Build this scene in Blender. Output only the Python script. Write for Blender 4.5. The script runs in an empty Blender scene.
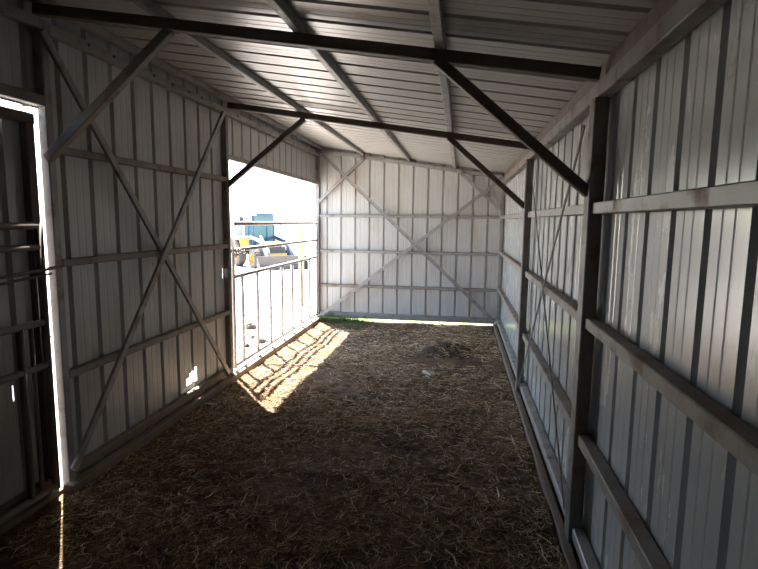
import bpy, bmesh, math, random
from mathutils import Vector, Matrix, noise
random.seed(7)
C = bpy.context.scene.collection
PI = math.pi
W = 3.05            # inner width; x = 0 is the tall open side, y = 0 the far end, z = 0 the bottom rail
LEN = 9.3
def H(x): return 2.81 - 0.1457 * x      # rafter centre height
# ------------------------------------------------------------------ materials
def mat(name, col, rough=.5, metal=0., col2=None, nscale=6., namt=.5, bump=0., bscale=60., spec=.5, dirt=None, dirt_amt=.5, dirt_scale=3., stretch=None):
    m = bpy.data.materials.new(name); m.use_nodes = True
    nt = m.node_tree; N = nt.nodes; L = nt.links
    b = N['Principled BSDF']
    b.inputs['Base Color'].default_value = (*col, 1); b.inputs['Roughness'].default_value = rough
    b.inputs['Metallic'].default_value = metal; b.inputs['Specular IOR Level'].default_value = spec
    tc = N.new('ShaderNodeTexCoord'); mp = N.new('ShaderNodeMapping')
    L.new(tc.outputs['Object'], mp.inputs['Vector'])
    if stretch: mp.inputs['Scale'].default_value = stretch
    out = None
    if col2:
        n = N.new('ShaderNodeTexNoise'); n.inputs['Scale'].default_value = nscale; n.inputs['Detail'].default_value = 6
        L.new(mp.outputs[0], n.inputs['Vector'])
        r = N.new('ShaderNodeValToRGB'); r.color_ramp.elements[0].position = .5 - namt / 2; r.color_ramp.elements[1].position = .5 + namt / 2
        r.color_ramp.elements[0].color = (*col, 1); r.color_ramp.elements[1].color = (*col2, 1)
        L.new(n.outputs['Fac'], r.inputs[0]); out = r.outputs[0]
    if dirt:
        n = N.new('ShaderNodeTexNoise'); n.inputs['Scale'].default_value = dirt_scale; n.inputs['Detail'].default_value = 8; n.inputs['Roughness'].default_value = .65
        L.new(mp.outputs[0], n.inputs['Vector'])
        r = N.new('ShaderNodeValToRGB'); r.color_ramp.elements[0].position = .62 - dirt_amt * .25; r.color_ramp.elements[1].position = .78 - dirt_amt * .15
        L.new(n.outputs['Fac'], r.inputs[0])
        mx = N.new('ShaderNodeMixRGB'); L.new(r.outputs[0], mx.inputs[0])
        if out: L.new(out, mx.inputs[1])
        else: mx.inputs[1].default_value = (*col, 1)
        mx.inputs[2].default_value = (*dirt, 1); out = mx.outputs[0]
        rr = N.new('ShaderNodeMapRange'); L.new(r.outputs[0], rr.inputs['Value'])
        rr.inputs['To Min'].default_value = rough; rr.inputs['To Max'].default_value = min(1, rough + .35)
        L.new(rr.outputs[0], b.inputs['Roughness'])
    if out: L.new(out, b.inputs['Base Color'])
    if bump:
        n = N.new('ShaderNodeTexNoise'); n.inputs['Scale'].default_value = bscale; n.inputs['Detail'].default_value = 5
        L.new(tc.outputs['Object'], n.inputs['Vector'])
        bp = N.new('ShaderNodeBump'); bp.inputs['Strength'].default_value = bump; bp.inputs['Distance'].default_value = .02
        L.new(n.outputs['Fac'], bp.inputs['Height']); L.new(bp.outputs[0], b.inputs['Normal'])
    return m
def matr(name, cols, rough=.7, spec=.3):        # a colour of its own for each separate blade or stalk
    m = bpy.data.materials.new(name); m.use_nodes = True; nt = m.node_tree; N = nt.nodes; L = nt.links; b = N['Principled BSDF']
    g = N.new('ShaderNodeNewGeometry'); r = N.new('ShaderNodeValToRGB')
    e = r.color_ramp.elements
    while len(e) < len(cols): e.new(.5)
    for i, (p, c) in enumerate(cols): e[i].position = p; e[i].color = (*c, 1)
    L.new(g.outputs['Random Per Island'], r.inputs[0]); L.new(r.outputs[0], b.inputs['Base Color'])
    b.inputs['Roughness'].default_value = rough; b.inputs['Specular IOR Level'].default_value = spec
    return m
M = {}
M['sheet'] = mat('painted_sheet', (.47, .465, .455), .30, 0, (.42, .415, .40), 2.5, .6, .02, 8, .6, (.36, .30, .24), .30, 3.2, (1, 1, .35))
M['sheet_gloss'] = mat('glossy_painted_sheet', (.455, .46, .455), .22, 0, (.41, .42, .42), 2.5, .6, .02, 8, .8, (.33, .31, .28), .25, 3.2, (1, 1, .35))
M['roof'] = mat('roof_sheet', (.48, .465, .435), .34, .25, (.41, .39, .36), 1.5, .7, .035, 5, .6, (.30, .26, .215), .05, 1.2)
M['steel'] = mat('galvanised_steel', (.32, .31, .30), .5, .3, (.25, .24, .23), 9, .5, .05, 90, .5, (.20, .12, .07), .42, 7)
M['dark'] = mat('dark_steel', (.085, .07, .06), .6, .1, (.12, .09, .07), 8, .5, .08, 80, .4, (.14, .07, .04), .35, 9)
M['post'] = mat('post_steel', (.20, .185, .17), .55, .2, (.14, .125, .11), 8, .5, .08, 80, .4, (.16, .09, .05), .35, 8)
M['rust'] = mat('rusty_girt', (.27, .25, .225), .6, .1, (.21, .185, .165), 9, .5, .08, 80, .4, (.21, .13, .085), .6, 6)
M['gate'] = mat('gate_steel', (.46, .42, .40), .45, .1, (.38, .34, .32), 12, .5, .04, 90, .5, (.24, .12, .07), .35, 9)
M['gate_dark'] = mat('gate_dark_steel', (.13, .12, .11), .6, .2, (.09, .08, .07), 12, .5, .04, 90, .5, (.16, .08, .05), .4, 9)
M['chain'] = mat('chain_steel', (.12, .10, .09), .5, .6)
M['base'] = mat('dirty_rail', (.22, .185, .155), .8, 0, (.15, .12, .095), 8, .5, .15, 60, .3, (.20, .13, .08), .6, 5)
M['soil'] = mat('bedding_soil', (.05, .031, .018), .95, 0, (.20, .13, .075), 16, .45, .9, 45, .15, (.032, .022, .016), .55, 2.2)
M['dirt'] = mat('yard_dirt', (.40, .365, .325), .95, 0, (.50, .465, .42), 3, .5, .5, 20, .1, (.17, .13, .10), .55, 7)
M['turf'] = mat('turf', (.13, .19, .05), .95, 0, (.24, .25, .10), 4, .5, .6, 30, .1)
M['manure'] = mat('dry_manure', (.04, .030, .024), .95, 0, (.09, .07, .055), 25, .5, .9, 60, .1)
M['straw'] = matr('straw', [(0, (.08, .048, .025)), (.3, (.20, .12, .055)), (.65, (.42, .285, .15)), (.88, (.68, .53, .34)), (1, (.85, .76, .62))])
M['grass'] = matr('grass_blades', [(0, (.05, .10, .04)), (.5, (.085, .17, .06)), (.85, (.16, .22, .08)), (1, (.38, .34, .17))])
M['stalk'] = mat('pale_stalk', (.62, .52, .26), .7, 0, (.5, .42, .24), 30, .5)
M['scrap'] = mat('bleached_wood', (.50, .44, .36), .8, 0, (.38, .32, .25), 30, .5)
M['stick'] = mat('weathered_stick', (.13, .10, .075), .85, 0, (.22, .17, .12), 30, .5, .4, 60)
M['stone'] = mat('yard_stone', (.075, .055, .04), .9, 0, (.045, .034, .025), 12, .5, .6, 30)
M['wood'] = mat('yellow_wood', (.42, .31, .20), .8, 0, (.34, .25, .15), 12, .5, .3, 40, .3, None, 0, 0, (6, 6, .5))
M['blue'] = mat('blue_paint', (.03, .065, .125), .35, 0, (.025, .055, .105), 4, .5, 0, 1, .6, (.2, .18, .15), .3, 6)
M['glass'] = mat('cab_glass', (.03, .10, .145), .08, 0, None, spec=.9)  # blue of the reflected sky is put into the pane colour
M['yellow'] = mat('yellow_paint', (.42, .24, .03), .45, 0, (.36, .21, .03), 5, .5)
M['orange'] = mat('orange_paint', (.70, .30, .05), .45)
M['tyre'] = mat('tyre_rubber', (.07, .065, .06), .85, 0, (.12, .10, .085), 10, .5)
M['bucket'] = mat('worn_bucket_steel', (.085, .075, .068), .55, .4, (.12, .105, .095), 6, .5, .1, 40)
M['pale'] = mat('pale_grey_paint', (.34, .36, .38), .45)
M['black'] = mat('black_plastic', (.03, .03, .03), .6)
M['lamp'] = mat('lamp_lens', (.8, .8, .76), .15, 0, None, spec=.8)
# ------------------------------------------------------------------ helpers
def tag(o, label=None, cat=None, group=None, kind=None):
    if label: o['label'] = label
    if cat: o['category'] = cat
    if group: o['group'] = group
    if kind: o['kind'] = kind
    return o
def empty(name, loc, rz=0.):
    o = bpy.data.objects.new(name, None); C.objects.link(o); o.location = loc; o.rotation_euler = (0, 0, rz)
    o.empty_display_size = .1
    return o
def link(name, verts, faces, m, parent=None, origin=None, smooth=False):
    me = bpy.data.meshes.new(name)
    if origin is not None:
        o3 = Vector(origin); verts = [Vector(v) - o3 for v in verts]
    me.from_pydata([tuple(v) for v in verts], [], faces); me.update()
    if m: me.materials.append(m)
    if smooth:
        for p in me.polygons: p.use_smooth = True
    o = bpy.data.objects.new(name, me); C.objects.link(o)
    if origin is not None: o.location = origin
    if parent:
        o.parent = parent
    return o
class MB:
    def __init__(s): s.v = []; s.f = []
    def add(s, vs, fs):
        b = len(s.v); s.v += [Vector(v) for v in vs]; s.f += [tuple(b + i for i in f) for f in fs]; return s
    def prism(s, poly, p, q, up=(0, 0, 1)):          # polygon (u, v) swept from p to q
        p = Vector(p); q = Vector(q); d = (q - p).normalized(); up = Vector(up)
        u = d.cross(up).normalized(); v = u.cross(d).normalized(); n = len(poly)
        vs = [p + u * a + v * b for a, b in poly] + [q + u * a + v * b for a, b in poly]
        fs = [(i, (i + 1) % n, n + (i + 1) % n, n + i) for i in range(n)] + [tuple(range(n - 1, -1, -1)), tuple(range(n, 2 * n))]
        return s.add(vs, fs)
    def bar(s, p, q, w, h, up=(0, 0, 1), c=.0045):
        a, b = w / 2, h / 2; c = min(c, a * .4, b * .4)
        return s.prism([(-a + c, -b), (a - c, -b), (a, -b + c), (a, b - c), (a - c, b), (-a + c, b), (-a, b - c), (-a, -b + c)], p, q, up)
    def rod(s, p, q, r, n=12, up=None):
        d = Vector(q) - Vector(p); up = up or ((0, 0, 1) if abs(d.normalized().z) < .9 else (1, 0, 0))
        return s.prism([(r * math.cos(2 * PI * i / n), r * math.sin(2 * PI * i / n)) for i in range(n)], p, q, up)
    def box(s, lo, hi, c=.006):
        cx, cy = (lo[0] + hi[0]) / 2, (lo[1] + hi[1]) / 2
        return s.bar((cx, cy, lo[2]), (cx, cy, hi[2]), hi[1] - lo[1], hi[0] - lo[0], (1, 0, 0), c)
    def torus(s, c, ax, R, r, n=14, k=6, sx=1.):
        ax = Vector(ax).normalized(); u = ax.orthogonal().normalized(); v = ax.cross(u); c = Vector(c); vs = []; fs = []
        for i in range(n):
            a = 2 * PI * i / n; d = u * math.cos(a) * sx + v * math.sin(a)
            for j in range(k):
                b = 2 * PI * j / k; vs.append(c + d * R + d.normalized() * r * math.cos(b) + ax * r * math.sin(b))
        for i in range(n):
            for j in range(k): fs.append((i * k + j, ((i + 1) % n) * k + j, ((i + 1) % n) * k + (j + 1) % k, i * k + (j + 1) % k))
        return s.add(vs, fs)
    def lathe(s, c, ax, prof, n=28):                # prof: (radius, offset along ax), closed loop
        ax = Vector(ax).normalized(); u = ax.orthogonal().normalized(); v = ax.cross(u); c = Vector(c); k = len(prof)
        vs = [c + ax * t + (u * math.cos(2 * PI * i / n) + v * math.sin(2 * PI * i / n)) * r for i in range(n) for r, t in prof]
        fs = [(i * k + j, ((i + 1) % n) * k + j, ((i + 1) % n) * k + (j + 1) % k, i * k + (j + 1) % k) for i in range(n) for j in range(k)]
        return s.add(vs, fs)
    def build(s, name, m, parent=None, origin=None, smooth=False): return link(name, s.v, s.f, m, parent, origin, smooth)
def rect(x0, x1, y0, y1): return [(x0, y0), (x1, y0), (x1, y1), (x0, y1)]
def member(name, p, q, w, h, m, label, cat, group=None, up=(0, 0, 1), shape='bar'):
    b = MB()
    if shape == 'bar': b.bar(p, q, w, h, up)
    elif shape == 'angle':                           # L-shaped angle iron, its flat leg on the wall
        t = .006; a = w / 2
        b.prism([(-a, 0), (a, 0), (a, -t), (-a + t, -t), (-a + t, -h), (-a, -h)], p, q, up)
    o = b.build(name, m, None, p); tag(o, label, cat, group)
    return o
PITCH = .243
def profile(u0, u1, phase=0., depth=.028):           # the ribbed outline of the sheet: (u, depth outwards)
    pts = []; k = math.floor((u0 - phase) / PITCH) - 1
    base = [(0, 0), (.012, 1), (.034, 1), (.046, 0), (.103, 0), (.110, .06), (.117, .06), (.124, 0), (.168, 0), (.175, .06), (.182, .06), (.189, 0)]
    raw = []
    while phase + k * PITCH < u1 + PITCH:
        raw += [(phase + k * PITCH + a, b * depth) for a, b in base]; k += 1
    def at(u):
        for (a, b), (c, d) in zip(raw, raw[1:]):
            if a <= u <= c: return b + (d - b) * (u - a) / max(c - a, 1e-9)
        return 0
    pts = [(u0, at(u0))] + [p for p in raw if u0 + 1e-4 < p[0] < u1 - 1e-4] + [(u1, at(u1))]
    return pts
def sheet(name, m, u0, u1, rows, place, phase=0., hole=None, parent=None, extra=()):
    """rows: list of functions v(u); place(u, v, d) -> point."""
    pr = profile(u0, u1, phase)
    for e in extra:
        for (a, b), (c, d) in zip(pr, pr[1:]):
            if a < e < c: pr.append((e, b + (d - b) * (e - a) / (c - a))); break
    pr.sort()
    n = len(pr); vs = [place(u, r(u), d) for r in rows for u, d in pr]; fs = []
    for j in range(len(rows) - 1):
        for i in range(n - 1):
            um = (pr[i][0] + pr[i + 1][0]) / 2; vm = (rows[j](um) + rows[j + 1](um)) / 2
            if hole and hole(um, vm): continue
            fs.append((j * n + i, j * n + i + 1, (j + 1) * n + i + 1, (j + 1) * n + i))
    o = link(name, vs, fs, m, parent)
    s = o.modifiers.new('thickness', 'SOLIDIFY'); s.thickness = .0015; s.offset = 0
    return o
K = lambda c: (lambda u: c)
# ------------------------------------------------------------------ the shell: ribbed sheets
XL = -.032; XR = W + .045; YB = .034
# left wall: sheet between the door and the opening, with two holes; strips above the opening and above the door
holeL = lambda u, v: (-4.31 < u < -4.12 and .135 < v < .19 + (u + 4.31) * .42) or (-3.535 < u < -3.525 and 1.04 < v < 1.15)
wl = sheet('wall_left', M['sheet'], -5.815, -3.46, [K(-.07), K(.10), K(.135), K(.17), K(.20), K(.235), K(.27), K(1.04), K(1.15), K(2.0), K(2.91)],
           lambda u, v, d: (XL - d, u, v), -5.672, holeL, extra=[-4.31, -4.28, -4.25, -4.22, -4.19, -4.16, -4.12, -3.535, -3.525])
tag(wl, kind='structure')
tag(sheet('wall_left', M['sheet'], -3.46, .062, [K(2.28), K(2.91)], lambda u, v, d: (XL - d, u, v), -5.672), kind='structure')
tag(sheet('wall_left', M['sheet'], -LEN, -5.815, [K(2.28), K(2.91)], lambda u, v, d: (XL - d, u, v), -5.672), kind='structure')
tag(sheet('wall_left', M['sheet'], -LEN, -7.72, [K(-.07), K(2.28)], lambda u, v, d: (XL - d, u, v), -5.672), kind='structure')
tag(sheet('wall_right', M['sheet_gloss'], -LEN, .062, [K(-.07), K(2.455)], lambda u, v, d: (XR + d, u, v), -6.245), kind='structure')
tag(sheet('wall_back', M['sheet'], -.062, W + .075, [K(.03), lambda u: H(u) + .105], lambda u, v, d: (u, YB + d, v), .385), kind='structure')
tag(sheet('wall_front', M['dark'], -.03, W + .05, [K(0), lambda u: H(u) + .105], lambda u, v, d: (u, -LEN - d, v), .385), kind='structure')  # unseen end wall, given dark steel to cut bounce light at the near end
rf = sheet('ceiling', M['roof'], -LEN - .1, .12, [K(-.10), K(.8), K(1.55), K(2.3), K(W + .14)], lambda u, v, d: (v, u, H(v) + .082 + d), -5.70)
tag(rf, kind='structure')
# ------------------------------------------------------------------ frame
# posts
def post(x0, x1, y0, y1, z0, z1, m, label, group):
    o = MB().box((x0, y0, z0), (x1, y1, z1)).build('steel_post', m, None, ((x0 + x1) / 2, (y0 + y1) / 2, z0)); return tag(o, label, 'post', group)
post(-.03, .03, -5.825, -5.77, -.02, 2.71, M['steel'], 'upright steel post beside the bright gap of the nearly closed door', 'posts of the tall side')
post(-.03, .03, -3.505, -3.445, -.02, 2.71, M['post'], 'upright steel post between the ribbed left wall and the gate opening', 'posts of the tall side')
post(-.03, .03, -.03, .03, -.05, 2.71, M['steel'], 'far left corner post at the far edge of the gate opening', 'posts of the tall side')
post(3.008, 3.075, -5.92, -5.81, -.02, 2.25, M['post'], 'nearest thick dark post on the right wall', 'posts of the low side')
post(2.993, 3.06, -3.485, -3.40, -.02, 2.25, M['post'], 'farther dark post on the right wall, left of the thin crossed braces', 'posts of the low side')
post(3.02, 3.08, -.03, .03, -.05, 2.25, M['steel'], 'far right corner post of the shed', 'posts of the low side')
# rafters
sl = Vector((W, 0, -.1457 * W)).normalized(); rn = (0, 1, 0)
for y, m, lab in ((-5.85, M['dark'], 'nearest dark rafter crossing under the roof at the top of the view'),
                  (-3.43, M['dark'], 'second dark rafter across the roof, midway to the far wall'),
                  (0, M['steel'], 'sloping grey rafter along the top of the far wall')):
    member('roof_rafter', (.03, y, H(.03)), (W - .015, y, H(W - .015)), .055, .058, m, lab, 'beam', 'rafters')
# purlins
for x, lab in ((.775, 'leftmost roof purlin running towards the far wall'), (1.55, 'middle roof purlin running towards the far wall'), (2.276, 'rightmost roof purlin running towards the far wall')):
    z = H(x) + .0545
    member('roof_purlin', (x, -LEN + .01, z), (x, .03, z), .05, .05, M['steel'], lab, 'beam', 'roof purlins', up=(.1457, 0, 1))
# eave beams
e = member('eave_beam', (-.0, -LEN + .01, 2.742), (-.0, .03, 2.742), .06, .06, M['steel'], 'grey beam with bolt heads along the top of the left wall', 'beam')
for y in (-5.44, -5.2, -4.73, -4.47, -4.22, -3.99, -3.2, -2.6, -1.9):
    MB().lathe((.031, y, 2.75), (1, 0, 0), [(.0, 0), (.011, 0), (.009, .008), (0, .008)], 6).build('bolt', M['dark'], e).location = -e.location
member('eave_purlin', (.05, -LEN + .01, H(.05) + .0545), (.05, .03, H(.05) + .0545), .06, .05, M['steel'], 'uppermost roof purlin tight against the roof sheets on the tall left side', 'beam')
member('eave_beam', (3.055, -LEN + .01, 2.29), (3.055, .03, 2.29), .065, .075, M['post'], 'grey beam along the top of the right wall sheets', 'beam')
member('eave_purlin', (3.085, -LEN + .01, 2.384), (3.085, .03, 2.384), .05, .11, M['dark'], 'dark purlin under the low edge of the roof, above the right wall', 'beam')
# headers
member('door_header', (0, -LEN + .01, 2.32), (0, -5.828, 2.32), .06, .06, M['post'], 'horizontal header rail over the bright gap of the door', 'beam')
member('opening_header', (-.005, -3.44, 2.295), (-.005, -.035, 2.27), .055, .05, M['steel'], 'header rail across the top of the bright gate opening', 'beam')
# girts
for z, a in ((2.062, 'top'), (1.3815, 'middle'), (.683, 'lowest')):
    member('wall_girt', (.0, -5.765, z), (.0, -3.51, z), .055, .045, M['rust'], a + ' horizontal rail on the left wall behind its crossed braces', 'rail', 'left wall girts')
for z, m, a in ((1.73, M['steel'], 'top'), (1.134, M['steel'], 'middle'), (.5455, M['rust'], 'lowest rust-stained')):
    member('wall_girt', (.035, 0, z), (3.015, 0, z), .05, .045, m, a + ' horizontal rail on the far end wall', 'rail', 'far wall girts')
for y0, y1, b in ((-LEN + .01, -5.925, 'in the nearest bay, right of the big dark post'), (-5.805, -3.49, 'in the middle bay behind the thin crossed braces'), (-3.385, -.035, 'in the farthest bay beside the far corner')):
    for z, a in ((1.7345, 'top'), (1.1733, 'middle'), (.5717, 'lowest')):
        member('wall_girt', (3.057, y0, z), (3.057, y1, z), .062, .055, M['rust'] if z < 1.7 else M['steel'], a + ' right wall rail ' + b, 'rail', 'right wall girts')
# base rails and skids
member('base_rail', (.0, -5.765, .055), (.0, -3.51, .055), .055, .06, M['base'], 'bottom rail of the ribbed left wall', 'rail')
member('skid_rail', (.045, -5.86, -.045), (.045, -.05, -.045), .07, .10, M['base'], 'dirty ground sill along the left side, running under the gate', 'rail')
member('base_rail', (.035, 0, .038), (3.015, 0, .038), .05, .095, M['steel'], 'bottom rail of the far end wall above the daylight gap', 'rail')
for y0, y1, b in ((-LEN + .01, -5.925, 'nearest bottom rail of the right wall, cut off by the frame'), (-5.805, -3.49, 'bottom rail of the right wall between its two dark posts'), (-3.385, -.035, 'bottom rail of the right wall in the far corner bay')):
    member('base_rail', (3.055, y0, .065), (3.055, y1, .065), .06, .06, M['steel'], b, 'rail', 'right bottom rails')
member('skid_rail', (3.0, -LEN + .05, -.045), (3.0, -.05, -.045), .045, .10, M['base'], 'dirty ground sill along the foot of the right wall', 'rail')
member('door_sill', (-.045, -7.9, -.065), (-.045, -5.83, -.065), .10, .09, M['base'], 'low ground rail under the door at the left edge', 'rail')
# knee braces
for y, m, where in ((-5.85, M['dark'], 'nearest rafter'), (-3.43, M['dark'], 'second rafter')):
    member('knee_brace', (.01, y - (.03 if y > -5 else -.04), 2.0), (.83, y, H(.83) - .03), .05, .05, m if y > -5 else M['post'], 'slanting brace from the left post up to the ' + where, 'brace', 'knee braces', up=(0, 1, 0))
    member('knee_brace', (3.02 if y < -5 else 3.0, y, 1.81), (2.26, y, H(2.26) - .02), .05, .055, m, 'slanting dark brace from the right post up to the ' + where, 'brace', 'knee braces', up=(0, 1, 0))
member('knee_brace', (.03, -.048, 1.96), (.80, -.048, H(.80) - .02), .05, .04, M['steel'], 'short slanting brace in the upper left corner of the far wall', 'brace', 'knee braces', up=(0, 1, 0))
member('knee_brace', (3.02, -.048, 1.86), (2.36, -.048, H(2.36) - .02), .05, .04, M['steel'], 'short slanting brace in the upper right corner of the far wall', 'brace', 'knee braces', up=(0, 1, 0))
# crossed braces
member('cross_brace', (.046, -5.84, 2.70), (.046, -3.60, .05), .05, .026, M['steel'], 'long diagonal brace on the left wall falling towards the gate', 'brace', 'left wall crossed braces', up=(-1, 0, 0))
member('cross_brace', (.074, -3.64, 2.69), (.074, -5.84, .10), .05, .026, M['steel'], 'long diagonal brace on the left wall rising towards the gate', 'brace', 'left wall crossed braces', up=(-1, 0, 0))
member('cross_brace', (.10, -.085, 2.74), (2.98, -.085, .06), .055, .02, M['steel'], 'diagonal brace across the far wall falling from left to right', 'brace', 'far wall crossed braces', up=(0, 1, 0), shape='angle')
member('cross_brace', (.06, -.112, .02), (2.98, -.112, 2.30), .055, .02, M['steel'], 'diagonal brace across the far wall rising from left to right', 'brace', 'far wall crossed braces', up=(0, 1, 0), shape='angle')
member('cross_brace', (2.996, -5.86, .16), (3.03, -3.50, 2.21), .015, .009, M['steel'], 'thin diagonal brace on the right wall rising towards the far end', 'brace', 'right wall crossed braces', up=(1, 0, 0), shape='angle')
member('cross_brace', (2.984, -5.86, 2.13), (3.015, -3.50, .06), .015, .009, M['steel'], 'thin diagonal brace on the right wall falling towards the far end', 'brace', 'right wall crossed braces', up=(1, 0, 0), shape='angle')
# ------------------------------------------------------------------ gate in the opening
g = tag(empty('tube_gate', (-.0, -3.36, 0)), 'pale tube gate with upright bars closing the bright left opening', 'gate')
def gp(name, p, q, r=.018, m=M['gate'], parent=g):
    o = MB().rod(p, q, r, 12).build(name, m, parent, None, True); o.location = -parent.location; return o
GX = -.0
for z in (1.61, 1.325, 1.04, .06): gp('rail', (GX, -3.34, z), (GX, -.09, z), .023)
gp('stile', (GX, -3.35, .03), (GX, -3.35, 1.63), .022); gp('stile', (GX, -.08, .03), (GX, -.08, 1.63), .022)
for y in (-3.12, -2.69, -2.26, -1.82, -1.38, -.95, -.51): gp('upright_bar', (GX, y, .07), (GX, y, 1.03), .021)
ch = MB()
pts = [(.035, -3.43, 1.33), (.045, -3.385, 1.322), (.05, -3.34, 1.315), (.04, -3.29, 1.318), (.035, -3.24, 1.312), (.04, -3.19, 1.308), (.045, -3.14, 1.30), (.04, -3.10, 1.285), (.035, -3.35, 1.285), (.045, -3.31, 1.275)]
for i, p in enumerate(pts): ch.torus(p, (0, .3, 1) if i % 2 else (1, 0, 0), .02, .005, 12, 6, 1.3)
tag(ch.build('gate_chain', M['chain'], None, pts[0], True), 'dark chain looped round the gate end by the post', 'chain')
# ------------------------------------------------------------------ left door, almost shut, and the small tube gate before it
d = tag(empty('door_1', (-.05, -7.7, 0)), kind='structure')
ds = sheet('door_sheet', M['sheet'], -7.70, -5.865, [K(-.14), K(.62), K(.71), K(2.235)], lambda u, v, dd: (-.075 - dd, u, v), -5.58, lambda u, v: -6.085 < u < -6.077 and .62 < v < .71, d, extra=[-6.085, -6.077])
ds.location = -d.location
for nm, p, q, w, h in (('door_rail', (-.045, -7.7, 2.215), (-.045, -5.858, 2.215), .05, .06), ('door_rail', (-.045, -7.7, .03), (-.045, -5.858, .03), .05, .08),
                       ('door_stile', (-.045, -5.889, .07), (-.045, -5.889, 2.185), .06, .05), ('door_stile', (-.045, -7.67, .07), (-.045, -7.67, 2.185), .06, .05)):
    o = MB().bar(p, q, w, h, (0, 0, 1) if abs(p[1] - q[1]) > .1 else (1, 0, 0)).build(nm, M['dark'], d); o.location = -d.location
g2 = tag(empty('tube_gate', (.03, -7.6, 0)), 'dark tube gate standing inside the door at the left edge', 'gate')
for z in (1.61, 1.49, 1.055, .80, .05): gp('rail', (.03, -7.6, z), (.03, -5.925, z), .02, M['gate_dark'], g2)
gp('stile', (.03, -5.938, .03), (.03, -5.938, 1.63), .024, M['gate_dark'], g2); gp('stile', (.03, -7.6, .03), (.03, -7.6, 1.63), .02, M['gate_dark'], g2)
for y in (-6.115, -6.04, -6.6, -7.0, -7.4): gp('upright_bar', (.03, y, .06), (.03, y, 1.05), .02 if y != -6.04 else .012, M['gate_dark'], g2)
lt = MB(); lt.rod((.075, -6.32, 1.345), (.075, -5.84, 1.37), .010); lt.rod((.075, -5.975, 1.36), (.075, -5.975, 1.43), .007); lt.rod((.06, -6.28, 1.31), (.06, -5.9, 1.335), .007)
lt.torus((.055, -5.975, 1.36), (0, 1, 0), .028, .006)
tag(lt.build('latch_rod', M['chain'], None, (.075, -6.3, 1.345)), 'rusty latch rod reaching across the bright door gap', 'latch')
# ------------------------------------------------------------------ floor
def fz(x, y):
    t = min(1, max(0, (y + 6.5) / 6.5)); z = -.045 - .035 * t
    n = noise.noise(Vector((x * 1.3, y * 1.3, 0))) * .022 + noise.noise(Vector((x * 5, y * 5, 3))) * .014 + noise.noise(Vector((x * 14, y * 14, 7))) * .014 + noise.noise(Vector((x * 33, y * 33, 1))) * .008
    z += .022 * min(1, max(0, (y + .6) / .45))
    edge = min(1, max(.25, min(x, W - x) / .35))
    z += n * edge
    z += .055 * math.exp(-((x - W + .06) / .13) ** 2) * (.35 + 1.0 * noise.noise(Vector((1, y * 2.4, 5))))
    z -= .035 * math.exp(-((y + 2.72 + .06 * (x - 2.3)) / .05) ** 2) * math.exp(-((x - 2.35) / .33) ** 2)
    return z
nx, ny = 104, 316
vs = []; fs = []
for j in range(ny + 1):
    for i in range(nx + 1):
        x = -.06 + (W + .16) * i / nx; y = -LEN + (LEN + .06) * j / ny; vs.append((x, y, fz(x, y)))
for j in range(ny):
    for i in range(nx): a = j * (nx + 1) + i; fs.append((a, a + 1, a + nx + 2, a + nx + 1))
tag(link('floor', vs, fs, M['soil'], smooth=True), kind='structure')
# straw litter: nobody could count it
def blades(n, rnd, m, name, label, cat, zf, hmin, hmax, wmin, wmax, flat=True, seed=3):
    R = random.Random(seed); v = []; f = []
    for _ in range(n):
        x, y, s = rnd(R); a = R.uniform(0, 2 * PI); L = R.uniform(hmin, hmax) * s; w = R.uniform(wmin, wmax) * s
        z = zf(x, y)
        if flat:
            tilt = R.gauss(0, .16); dx, dy = math.cos(a), math.sin(a); px, py = -dy, dx; bend = R.gauss(0, .10) * L; b = len(v)
            z += R.uniform(.002, .014)
            for k in (-1, 0, 1):
                cx = x + dx * L / 2 * k + px * bend * (1 - k * k); cy = y + dy * L / 2 * k + py * bend * (1 - k * k)
                cx = min(max(cx, .088), W - .085)
                cz = max(z + math.sin(tilt) * L / 2 * k, zf(cx, cy) + .001)
                ww = w * (1 if k == 0 else .6)
                v += [(cx + px * ww / 2, cy + py * ww / 2, cz), (cx - px * ww / 2, cy - py * ww / 2, cz), (cx, cy, cz + ww * .6)]
            for k in (0, 3):
                for i in range(3): f.append((b + k + i, b + k + (i + 1) % 3, b + k + 3 + (i + 1) % 3, b + k + 3 + i))
            f += [(b, b + 2, b + 1), (b + 6, b + 7, b + 8)]
        else:
            lean = R.uniform(.1, .7); dx, dy = math.cos(a), math.sin(a); px, py = -dy, dx; b = len(v)
            for k in range(3):
                t = k / 2; ww = w * (1 - .45 * t); ox = dx * lean * L * t * t; oy = dy * lean * L * t * t
                v += [(x + ox + px * ww / 2, y + oy + py * ww / 2, z + L * t * .85), (x + ox - px * ww / 2, y + oy - py * ww / 2, z + L * t * .85), (x + ox + dx * ww * .3, y + oy + dy * ww * .3, z + L * t * .85)]
            for k in (0, 3):
                for i in range(3): f.append((b + k + i, b + k + (i + 1) % 3, b + k + 3 + (i + 1) % 3, b + k + 3 + i))
            f.append((b + 6, b + 7, b + 8))
    return tag(link(name, v, f, m), label, cat, None, 'stuff')
def rs(R):
    while True:
        x = R.uniform(.09, W - .09); y = R.uniform(-8.2, -.15)
        d = noise.noise(Vector((x * 1.1, y * 1.1, 11)))
        if R.random() < .5 + d * 1.5: return x, y, 1
blades(60000, rs, M['straw'], 'loose_straw', 'dry brown straw litter scattered over the dark shed floor', 'straw', fz, .015, .07, .002, .006)
blades(2600, rs, M['straw'], 'coarse_straw', 'longer pale stalks lying on top of the straw litter', 'straw', fz, .06, .16, .005, .010, True, 9)
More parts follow.
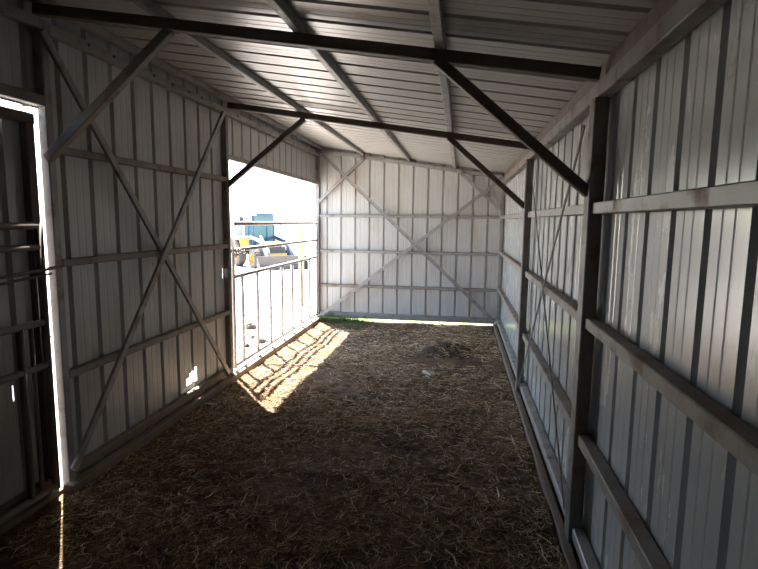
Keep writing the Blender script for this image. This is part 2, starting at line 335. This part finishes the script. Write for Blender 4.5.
# manure heap
hv = []; hf = []; n = 40
for j in range(n + 1):
    for i in range(n + 1):
        x = -1 + 2 * i / n; y = -1 + 2 * j / n; r = math.hypot(x, y)
        h = max(0, 1 - r * r) ** 1.2 * .09 * (1 + .9 * noise.noise(Vector((x * 3, y * 3, 2)))) + noise.noise(Vector((x * 9, y * 9, 4))) * .022 * max(0, 1 - r)
        X = 2.28 + x * .40; Y = -1.78 + y * .36; hv.append((X, Y, fz(X, Y) - .004 + h))
for j in range(n):
    for i in range(n): a = j * (n + 1) + i; hf.append((a, a + 1, a + n + 2, a + n + 1))
hp = tag(link('manure_pile', hv, hf, M['manure'], smooth=False), 'low dark clump of matted dung and straw near the far wall', 'pile')
R0 = random.Random(5)
def hz(x, y):
    r = math.hypot((x - 2.28) / .4, (y + 1.78) / .36)
    return fz(x, y) + max(0, 1 - r * r) ** 1.2 * .09 - .004
def rp(R):
    while True:
        a = R.uniform(0, 2 * PI); r = math.sqrt(R.random()); return 2.28 + math.cos(a) * r * .4, -1.78 + math.sin(a) * r * .36, 1
o = blades(420, rp, M['straw'], 'matted_straw', None, None, hz, .04, .12, .003, .006, True, 12)
o.parent = hp
# single pieces on the floor
def lying(name, p, q, r, m, label, cat, seg=10, wob=.01):
    b = MB(); prev = None; R = random.Random(hash(name) % 97); P = Vector((*p, 0)); Q = Vector((*q, 0)); vs = []; fs = []; k = 7
    dirn = (Q - P).normalized(); side = Vector((-dirn.y, dirn.x, 0))
    for i in range(seg + 1):
        t = i / seg; c = P.lerp(Q, t) + side * wob * math.sin(t * 7); c.z = max(fz(c.x, c.y), fz(P.x, P.y) * (1 - t) + fz(Q.x, Q.y) * t) + r * .8
        rr = r * (1 - .35 * t)
        for j in range(k): a = 2 * PI * j / k; vs.append(c + side * rr * math.cos(a) + Vector((0, 0, rr * math.sin(a))))
    for i in range(seg):
        for j in range(k): fs.append((i * k + j, i * k + (j + 1) % k, (i + 1) * k + (j + 1) % k, (i + 1) * k + j))
    fs += [tuple(range(k - 1, -1, -1)), tuple(range(seg * k, seg * k + k))]
    return tag(link(name, vs, fs, m, None, tuple(vs[0]), True), label, cat)
lying('long_stick', (.17, -2.84), (1.55, -2.76), .011, M['stick'], 'long thin stick lying from the sunlit patch into the shade', 'stick', 16, .012)
lying('furrow_shade', (2.12, -2.66), (2.55, -2.70), .012, M['stick'], 'dark strip drawn in for the shaded furrow in front of the dung clump', 'stick', 8, .02)  # dark stick shape added to draw the shadow line of the furrow
lying('straw_stalk', (2.50, -1.78), (2.68, -1.86), .011, M['stalk'], 'bright pale stalk lying right of the dung clump', 'stalk', 5, .003)
lying('wood_scrap', (2.04, -2.86), (2.14, -2.99), .020, M['scrap'], 'small whitish scrap lying left of the furrow', 'scrap', 5, .004)
# grass along the far wall
def rg(R):
    if R.random() < .8: x = .08 + abs(R.gauss(0, .45)); y = R.uniform(-.24, -.13)
    elif R.random() < .4: x = R.gauss(.72, .10); y = R.gauss(-.52, .05)
    else: x = R.uniform(.08, 2.6); y = R.uniform(-.22, -.16); return min(x, 2.8), y, .45
    return min(x, 2.0), y, 1 if x < 1 else .55
blades(2200, rg, M['grass'], 'grass_tuft', 'green grass growing in along the foot of the far wall', 'grass', fz, .05, .125, .003, .006, False, 21)
# ------------------------------------------------------------------ outside
def gz(x, y):
    t = min(max(y, 0), 16); dd = max(0, -x, y)
    z = -.07 - .046 * t if True else 0
    amp = min(1, dd / 1.0)
    return z + amp * (noise.noise(Vector((x * .9, y * .9, 0))) * .03 + noise.noise(Vector((x * 4, y * 4, 3))) * .02)
def patch(name, xs, ys, m):
    v = [(x, y, gz(x, y)) for y in ys for x in xs]; k = len(xs)
    f = [(j * k + i, j * k + i + 1, (j + 1) * k + i + 1, (j + 1) * k + i) for j in range(len(ys) - 1) for i in range(k - 1)]
    return tag(link(name, v, f, m, smooth=True), kind='structure')
rng = lambda a, b, s: [a + (b - a) * i / s for i in range(s + 1)]
patch('ground_yard', [-400, -200, -100, -60, -40] + rng(-30, -8, 22) + rng(-7.8, -.02, 90), [-60, -30, -16] + rng(-12, -3.5, 12) + rng(-3.4, 12, 150) + rng(12.5, 30, 20) + [40, 60, 100, 200, 400], M['dirt'])
patch('ground_yard', rng(-.02, 3.2, 20) + rng(3.5, 12, 15) + [20, 50, 100, 400], rng(.06, 6, 40) + rng(6.5, 20, 20) + [40, 80, 200, 400], M['turf'])
patch('ground_yard', [3.14, 4, 6, 10, 20, 60], [-60, -20, -12, -9, -6, -3, 0.06], M['turf'])
patch('ground_yard', rng(-.02, 3.14, 6), [-60, -20, -12, -9.32], M['dirt'])
def rgo(R):
    if R.random() < .6: return R.uniform(.0, 3.0), R.uniform(.12, 1.2), 1
    return R.uniform(-.6, .0), R.uniform(-.4, 2.5), .8
blades(3500, rgo, M['grass'], 'outside_grass', 'sunlit grass seen through the gap under the far wall', 'grass', gz, .02, .06, .003, .006, False, 31)
# stones and clods in the yard
def rock(x, y, s, label, seed, flat=.7):
    bm = bmesh.new(); bmesh.ops.create_icosphere(bm, subdivisions=3, radius=1)
    for v in bm.verts:
        k = 1 + .35 * noise.noise(v.co * 1.6 + Vector((seed, 0, 0))) + .12 * noise.noise(v.co * 5 + Vector((0, seed, 0)))
        v.co = Vector((v.co.x * k * s, v.co.y * k * s * .85, v.co.z * k * s * flat))
    me = bpy.data.meshes.new('stone'); bm.to_mesh(me); bm.free(); me.materials.append(M['stone'])
    o = bpy.data.objects.new('stone', me); C.objects.link(o); o.location = (x, y, gz(x, y) + s * flat * .5)
    return tag(o, label, 'stone', 'stones in the yard')
rock(-.84, -.95, .085, 'largest brown stone outside, seen between the gate bars', 1)
rock(-.33, -1.80, .07, 'brown stone just outside the gate, closest to the sill', 4)
rock(-.43, -2.07, .05, 'small brown stone left of the one closest to the sill', 9)
rock(-.55, -1.55, .035, 'pebble-sized clod between the two largest stones', 12)
def rc(R):
    return R.uniform(-3.4, -.15), R.uniform(-3.2, 5.5), 1
Rk = random.Random(44); kv = []; kf = []
for _ in range(900):
    x, y, _s = rc(Rk); s = Rk.uniform(.008, .03); z = gz(x, y); b = len(kv)
    pts = [Vector((Rk.gauss(0, 1), Rk.gauss(0, 1), 0)).normalized() for _ in range(1)]
    a0 = Rk.uniform(0, PI)
    ring = [(x + math.cos(a0 + 2 * PI * i / 5) * s * Rk.uniform(.7, 1.2), y + math.sin(a0 + 2 * PI * i / 5) * s * Rk.uniform(.7, 1.2), z - .003) for i in range(5)]
    ring2 = [((p[0] - x) * .6 + x, (p[1] - y) * .6 + y, z + s * Rk.uniform(.5, .8)) for p in ring]
    kv += ring + ring2
    kf += [(b + i, b + (i + 1) % 5, b + 5 + (i + 1) % 5, b + 5 + i) for i in range(5)] + [tuple(b + 5 + i for i in range(5))]
tag(link('yard_gravel', kv, kf, M['stone']), 'small brown clods and gravel strewn over the bright yard', 'gravel', None, 'stuff')
# yellow timber post
pz = gz(-.93, 2.0)
po = MB().box((-.98, 1.95, pz - .05), (-.88, 2.05, 1.46), .012).build('timber_post', M['wood'], None, (-.93, 2.0, pz)); tag(po, 'yellowish timber post standing in the yard right of the machine', 'post')
# ------------------------------------------------------------------ the wheel loader in the yard
def machine(loc, rz):
    t = tag(empty('tractor_loader', loc, rz), 'blue tractor loader with yellow wheels and wide front bucket in the yard', 'tractor')
    def P(b, name, m, parent=t, smooth=False): return b.build(name, m, parent, None, smooth)
    # rear axle at y = .9, front axle at y = -1.25; front is -y
    def wheel(x, y, R, w):
        s = 1 if x > 0 else -1
        b = MB().lathe((x, y, R), (s, 0, 0), [(R * .56, -w / 2), (R * .9, -w / 2), (R * .98, -w * .36), (R * .98, w * .36), (R * .9, w / 2), (R * .56, w / 2)], 32)
        for i in range(20):
            a = 2 * PI * i / 20; c = Vector((x, y + math.cos(a) * R * .985, R + math.sin(a) * R * .985)); ax = Vector((0, -math.sin(a), math.cos(a)))
            for sd in (-1, 1): b.bar(c + Vector((sd * w * .04, 0, 0)), c + Vector((sd * w * .44, 0, 0)) + ax * .07, .035, .05, ax)
        o = P(b, 'wheel', M['tyre'])
        P(MB().lathe((x, y, R), (s, 0, 0), [(.0, -.02), (R * .2, -.02), (R * .58, -w * .3), (R * .58, w * .46), (R * .5, w * .46), (R * .44, w * .12), (R * .2, w * .16), (0, w * .16)], 24), 'rim', M['yellow'], o)
        return o
    for s in (-1, 1): wheel(s * .95, .95, .68, .42); wheel(s * .88, -1.25, .50, .32)
    P(MB().box((-.30, -1.9, .55), (.30, 1.3, .85)).box((-.75, -1.33, .42), (.75, -1.17, .56)).box((-.8, .85, .58), (.8, 1.05, .78)), 'chassis', M['black'])
    h = P(MB().prism([(-.42, 0), (.42, 0), (.42, .42), (.30, .52), (-.30, .52), (-.42, .42)], (0, -2.0, .80), (0, -.2, .86)), 'bonnet', M['blue'])
    P(MB().box((-.34, -2.05, .86), (.34, -1.995, 1.24)), 'grille', M['black'], h)
    for s in (-1, 1): P(MB().box((s * .27 - .07, -2.09, 1.12), (s * .27 + .07, -2.045, 1.22)), 'headlamp', M['lamp'], h)
    P(MB().box((-.45, -2.14, .62), (.45, -2.03, .80)), 'bumper', M['orange'])
    for s in (-1, 1):
        P(MB().prism([(-.24, 0), (.24, 0), (.24, .04), (-.24, .04)], (s * .93, .25, 1.42), (s * .93, 1.55, 1.42)).prism(rect(-.24, .24, 0, .04), (s * .93, .25, 1.42), (s * .93, .0, 1.05)), 'fender', M['yellow'])
    cab = P(MB().box((-.60, -.22, .95), (.60, 1.2, 1.35)), 'cab_body', M['blue'])
    for sx in (-1, 1):
        for y0, y1 in ((-.18, -.05), (1.12, 1.1)):
            P(MB().bar((sx * .56, y0, 1.35), (sx * .54, y1, 2.62), .08, .08, (0, 1, 0)), 'cab_pillar', M['blue'], cab)
    P(MB().box((-.52, -.17, 1.33), (.52, -.14, 2.60)), 'windscreen', M['glass'], cab)
    P(MB().box((-.58, -.02, 1.35), (-.56, 1.1, 2.60)), 'side_window', M['glass'], cab); P(MB().box((.56, -.02, 1.35), (.58, 1.1, 2.60)), 'side_window', M['glass'], cab)
    P(MB().box((-.5, 1.11, 1.35), (.5, 1.13, 2.60)), 'rear_window', M['glass'], cab)
    r = P(MB().box((-.66, -.32, 2.60), (.66, 1.25, 2.76), .05), 'cab_roof', M['blue'])
    for s in (-1, 1): P(MB().box((s * .54 - .09, -.38, 2.62), (s * .54 + .09, -.325, 2.74)), 'work_lamp', M['lamp'], r)
    P(MB().bar((-.66, .2, 2.45), (-1.05, .0, 2.50), .03, .03).box((-1.2, -.03, 2.25), (-1.0, .02, 2.55)), 'mirror', M['black'])
    P(MB().bar((.66, .2, 2.30), (.95, .0, 2.35), .03, .03).box((.92, -.03, 2.1), (1.08, .02, 2.4)), 'mirror', M['black'])
    P(MB().rod((.36, -.7, 1.35), (.36, -.7, 2.15), .04), 'exhaust_pipe', M['black'])
    P(MB().box((-1.15, .9, 1.55), (-.72, 1.9, 2.25), .05), 'rear_counterweight', M['pale'])
    for s in (-1, 1):
        a = P(MB().bar((s * .62, .0, 1.55), (s * .62, -1.55, 1.35), .10, .16).bar((s * .62, -1.5, 1.40), (s * .62, -2.45, .45), .10, .16), 'loader_arm', M['blue'] if s > 0 else M['pale'])
        P(MB().rod((s * .62, -.35, 1.0), (s * .62, -1.6, 1.22), .045).rod((s * .62, -1.4, 1.62), (s * .62, -2.5, .9), .04), 'hydraulic_ram', M['lamp'], a)
    bk = MB()
    prof = [(-2.55, .72), (-2.50, .30), (-2.62, .06), (-3.15, .0), (-3.15, .03), (-2.66, .09), (-2.56, .31), (-2.60, .72)]
    b = len(bk.v); n = len(prof)
    bk.add([(-1.25, y, z) for y, z in prof] + [(1.25, y, z) for y, z in prof], [(i, (i + 1) % n, n + (i + 1) % n, n + i) for i in range(n)] + [tuple(range(n)), tuple(range(2 * n - 1, n - 1, -1))])
    for s in (-1.25, 1.22): bk.add([(s, -2.58, .72), (s, -2.52, .2), (s, -2.62, .05), (s, -3.15, .01), (s + .03, -2.58, .72), (s + .03, -2.52, .2), (s + .03, -2.62, .05), (s + .03, -3.15, .01)], [(0, 1, 2, 3), (7, 6, 5, 4), (0, 4, 5, 1), (1, 5, 6, 2), (2, 6, 7, 3), (3, 7, 4, 0)])
    bo = P(bk, 'bucket', M['bucket'])
    P(MB().box((-1.27, -3.22, 0), (1.27, -3.12, .035)), 'cutting_edge', M['pale'], bo)
    return t
machine((-7.75, 17.0, gz(-6.95, 16.6) - .0), math.radians(42))
# ------------------------------------------------------------------ light
w = bpy.data.worlds.new('sky'); bpy.context.scene.world = w; w.use_nodes = True
nt = w.node_tree; bg = nt.nodes['Background']; st = nt.nodes.new('ShaderNodeTexSky'); st.sky_type = 'NISHITA'; st.sun_disc = False
S = Vector((-.81, .97, 2.30)).normalized()
st.sun_elevation = math.asin(S.z); st.sun_rotation = math.atan2(S.x, S.y); st.dust_density = 1.0; st.air_density = 1.0
nt.links.new(st.outputs[0], bg.inputs[0]); bg.inputs[1].default_value = .62
sd = bpy.data.lights.new('sun', 'SUN'); sd.energy = 30.0; sd.angle = math.radians(.53); sd.color = (1, .97, .93)
so = bpy.data.objects.new('sun', sd); C.objects.link(so); so.rotation_euler = S.to_track_quat('Z', 'Y').to_euler(); so.location = (-10, 12, 30)
# ------------------------------------------------------------------ camera
cam = bpy.data.cameras.new('camera'); co = bpy.data.objects.new('camera', cam); C.objects.link(co)
yaw, pit, rol, f = .15549, -.124387, .012218, 514.45
fw = Vector((-math.sin(yaw) * math.cos(pit), math.cos(yaw) * math.cos(pit), math.sin(pit)))
r = fw.cross(Vector((0, 0, 1))).normalized(); u = r.cross(fw)
r2 = r * math.cos(rol) + u * math.sin(rol); u2 = -r * math.sin(rol) + u * math.cos(rol)
mt = Matrix((r2, u2, -fw)).transposed().to_4x4(); mt.translation = (2.40505, -8.54363, 1.66568); co.matrix_world = mt
cam.sensor_width = 36; cam.lens = f / 758 * 36; cam.clip_start = .02; cam.clip_end = 1000
sc = bpy.context.scene; sc.camera = co
sc.view_settings.view_transform = 'Standard'; sc.view_settings.look = 'None'; sc.view_settings.gamma = 1; sc.view_settings.exposure = 0.86
sc.cycles.max_bounces = 14; sc.cycles.diffuse_bounces = 10; sc.cycles.glossy_bounces = 6; sc.cycles.use_denoising = True
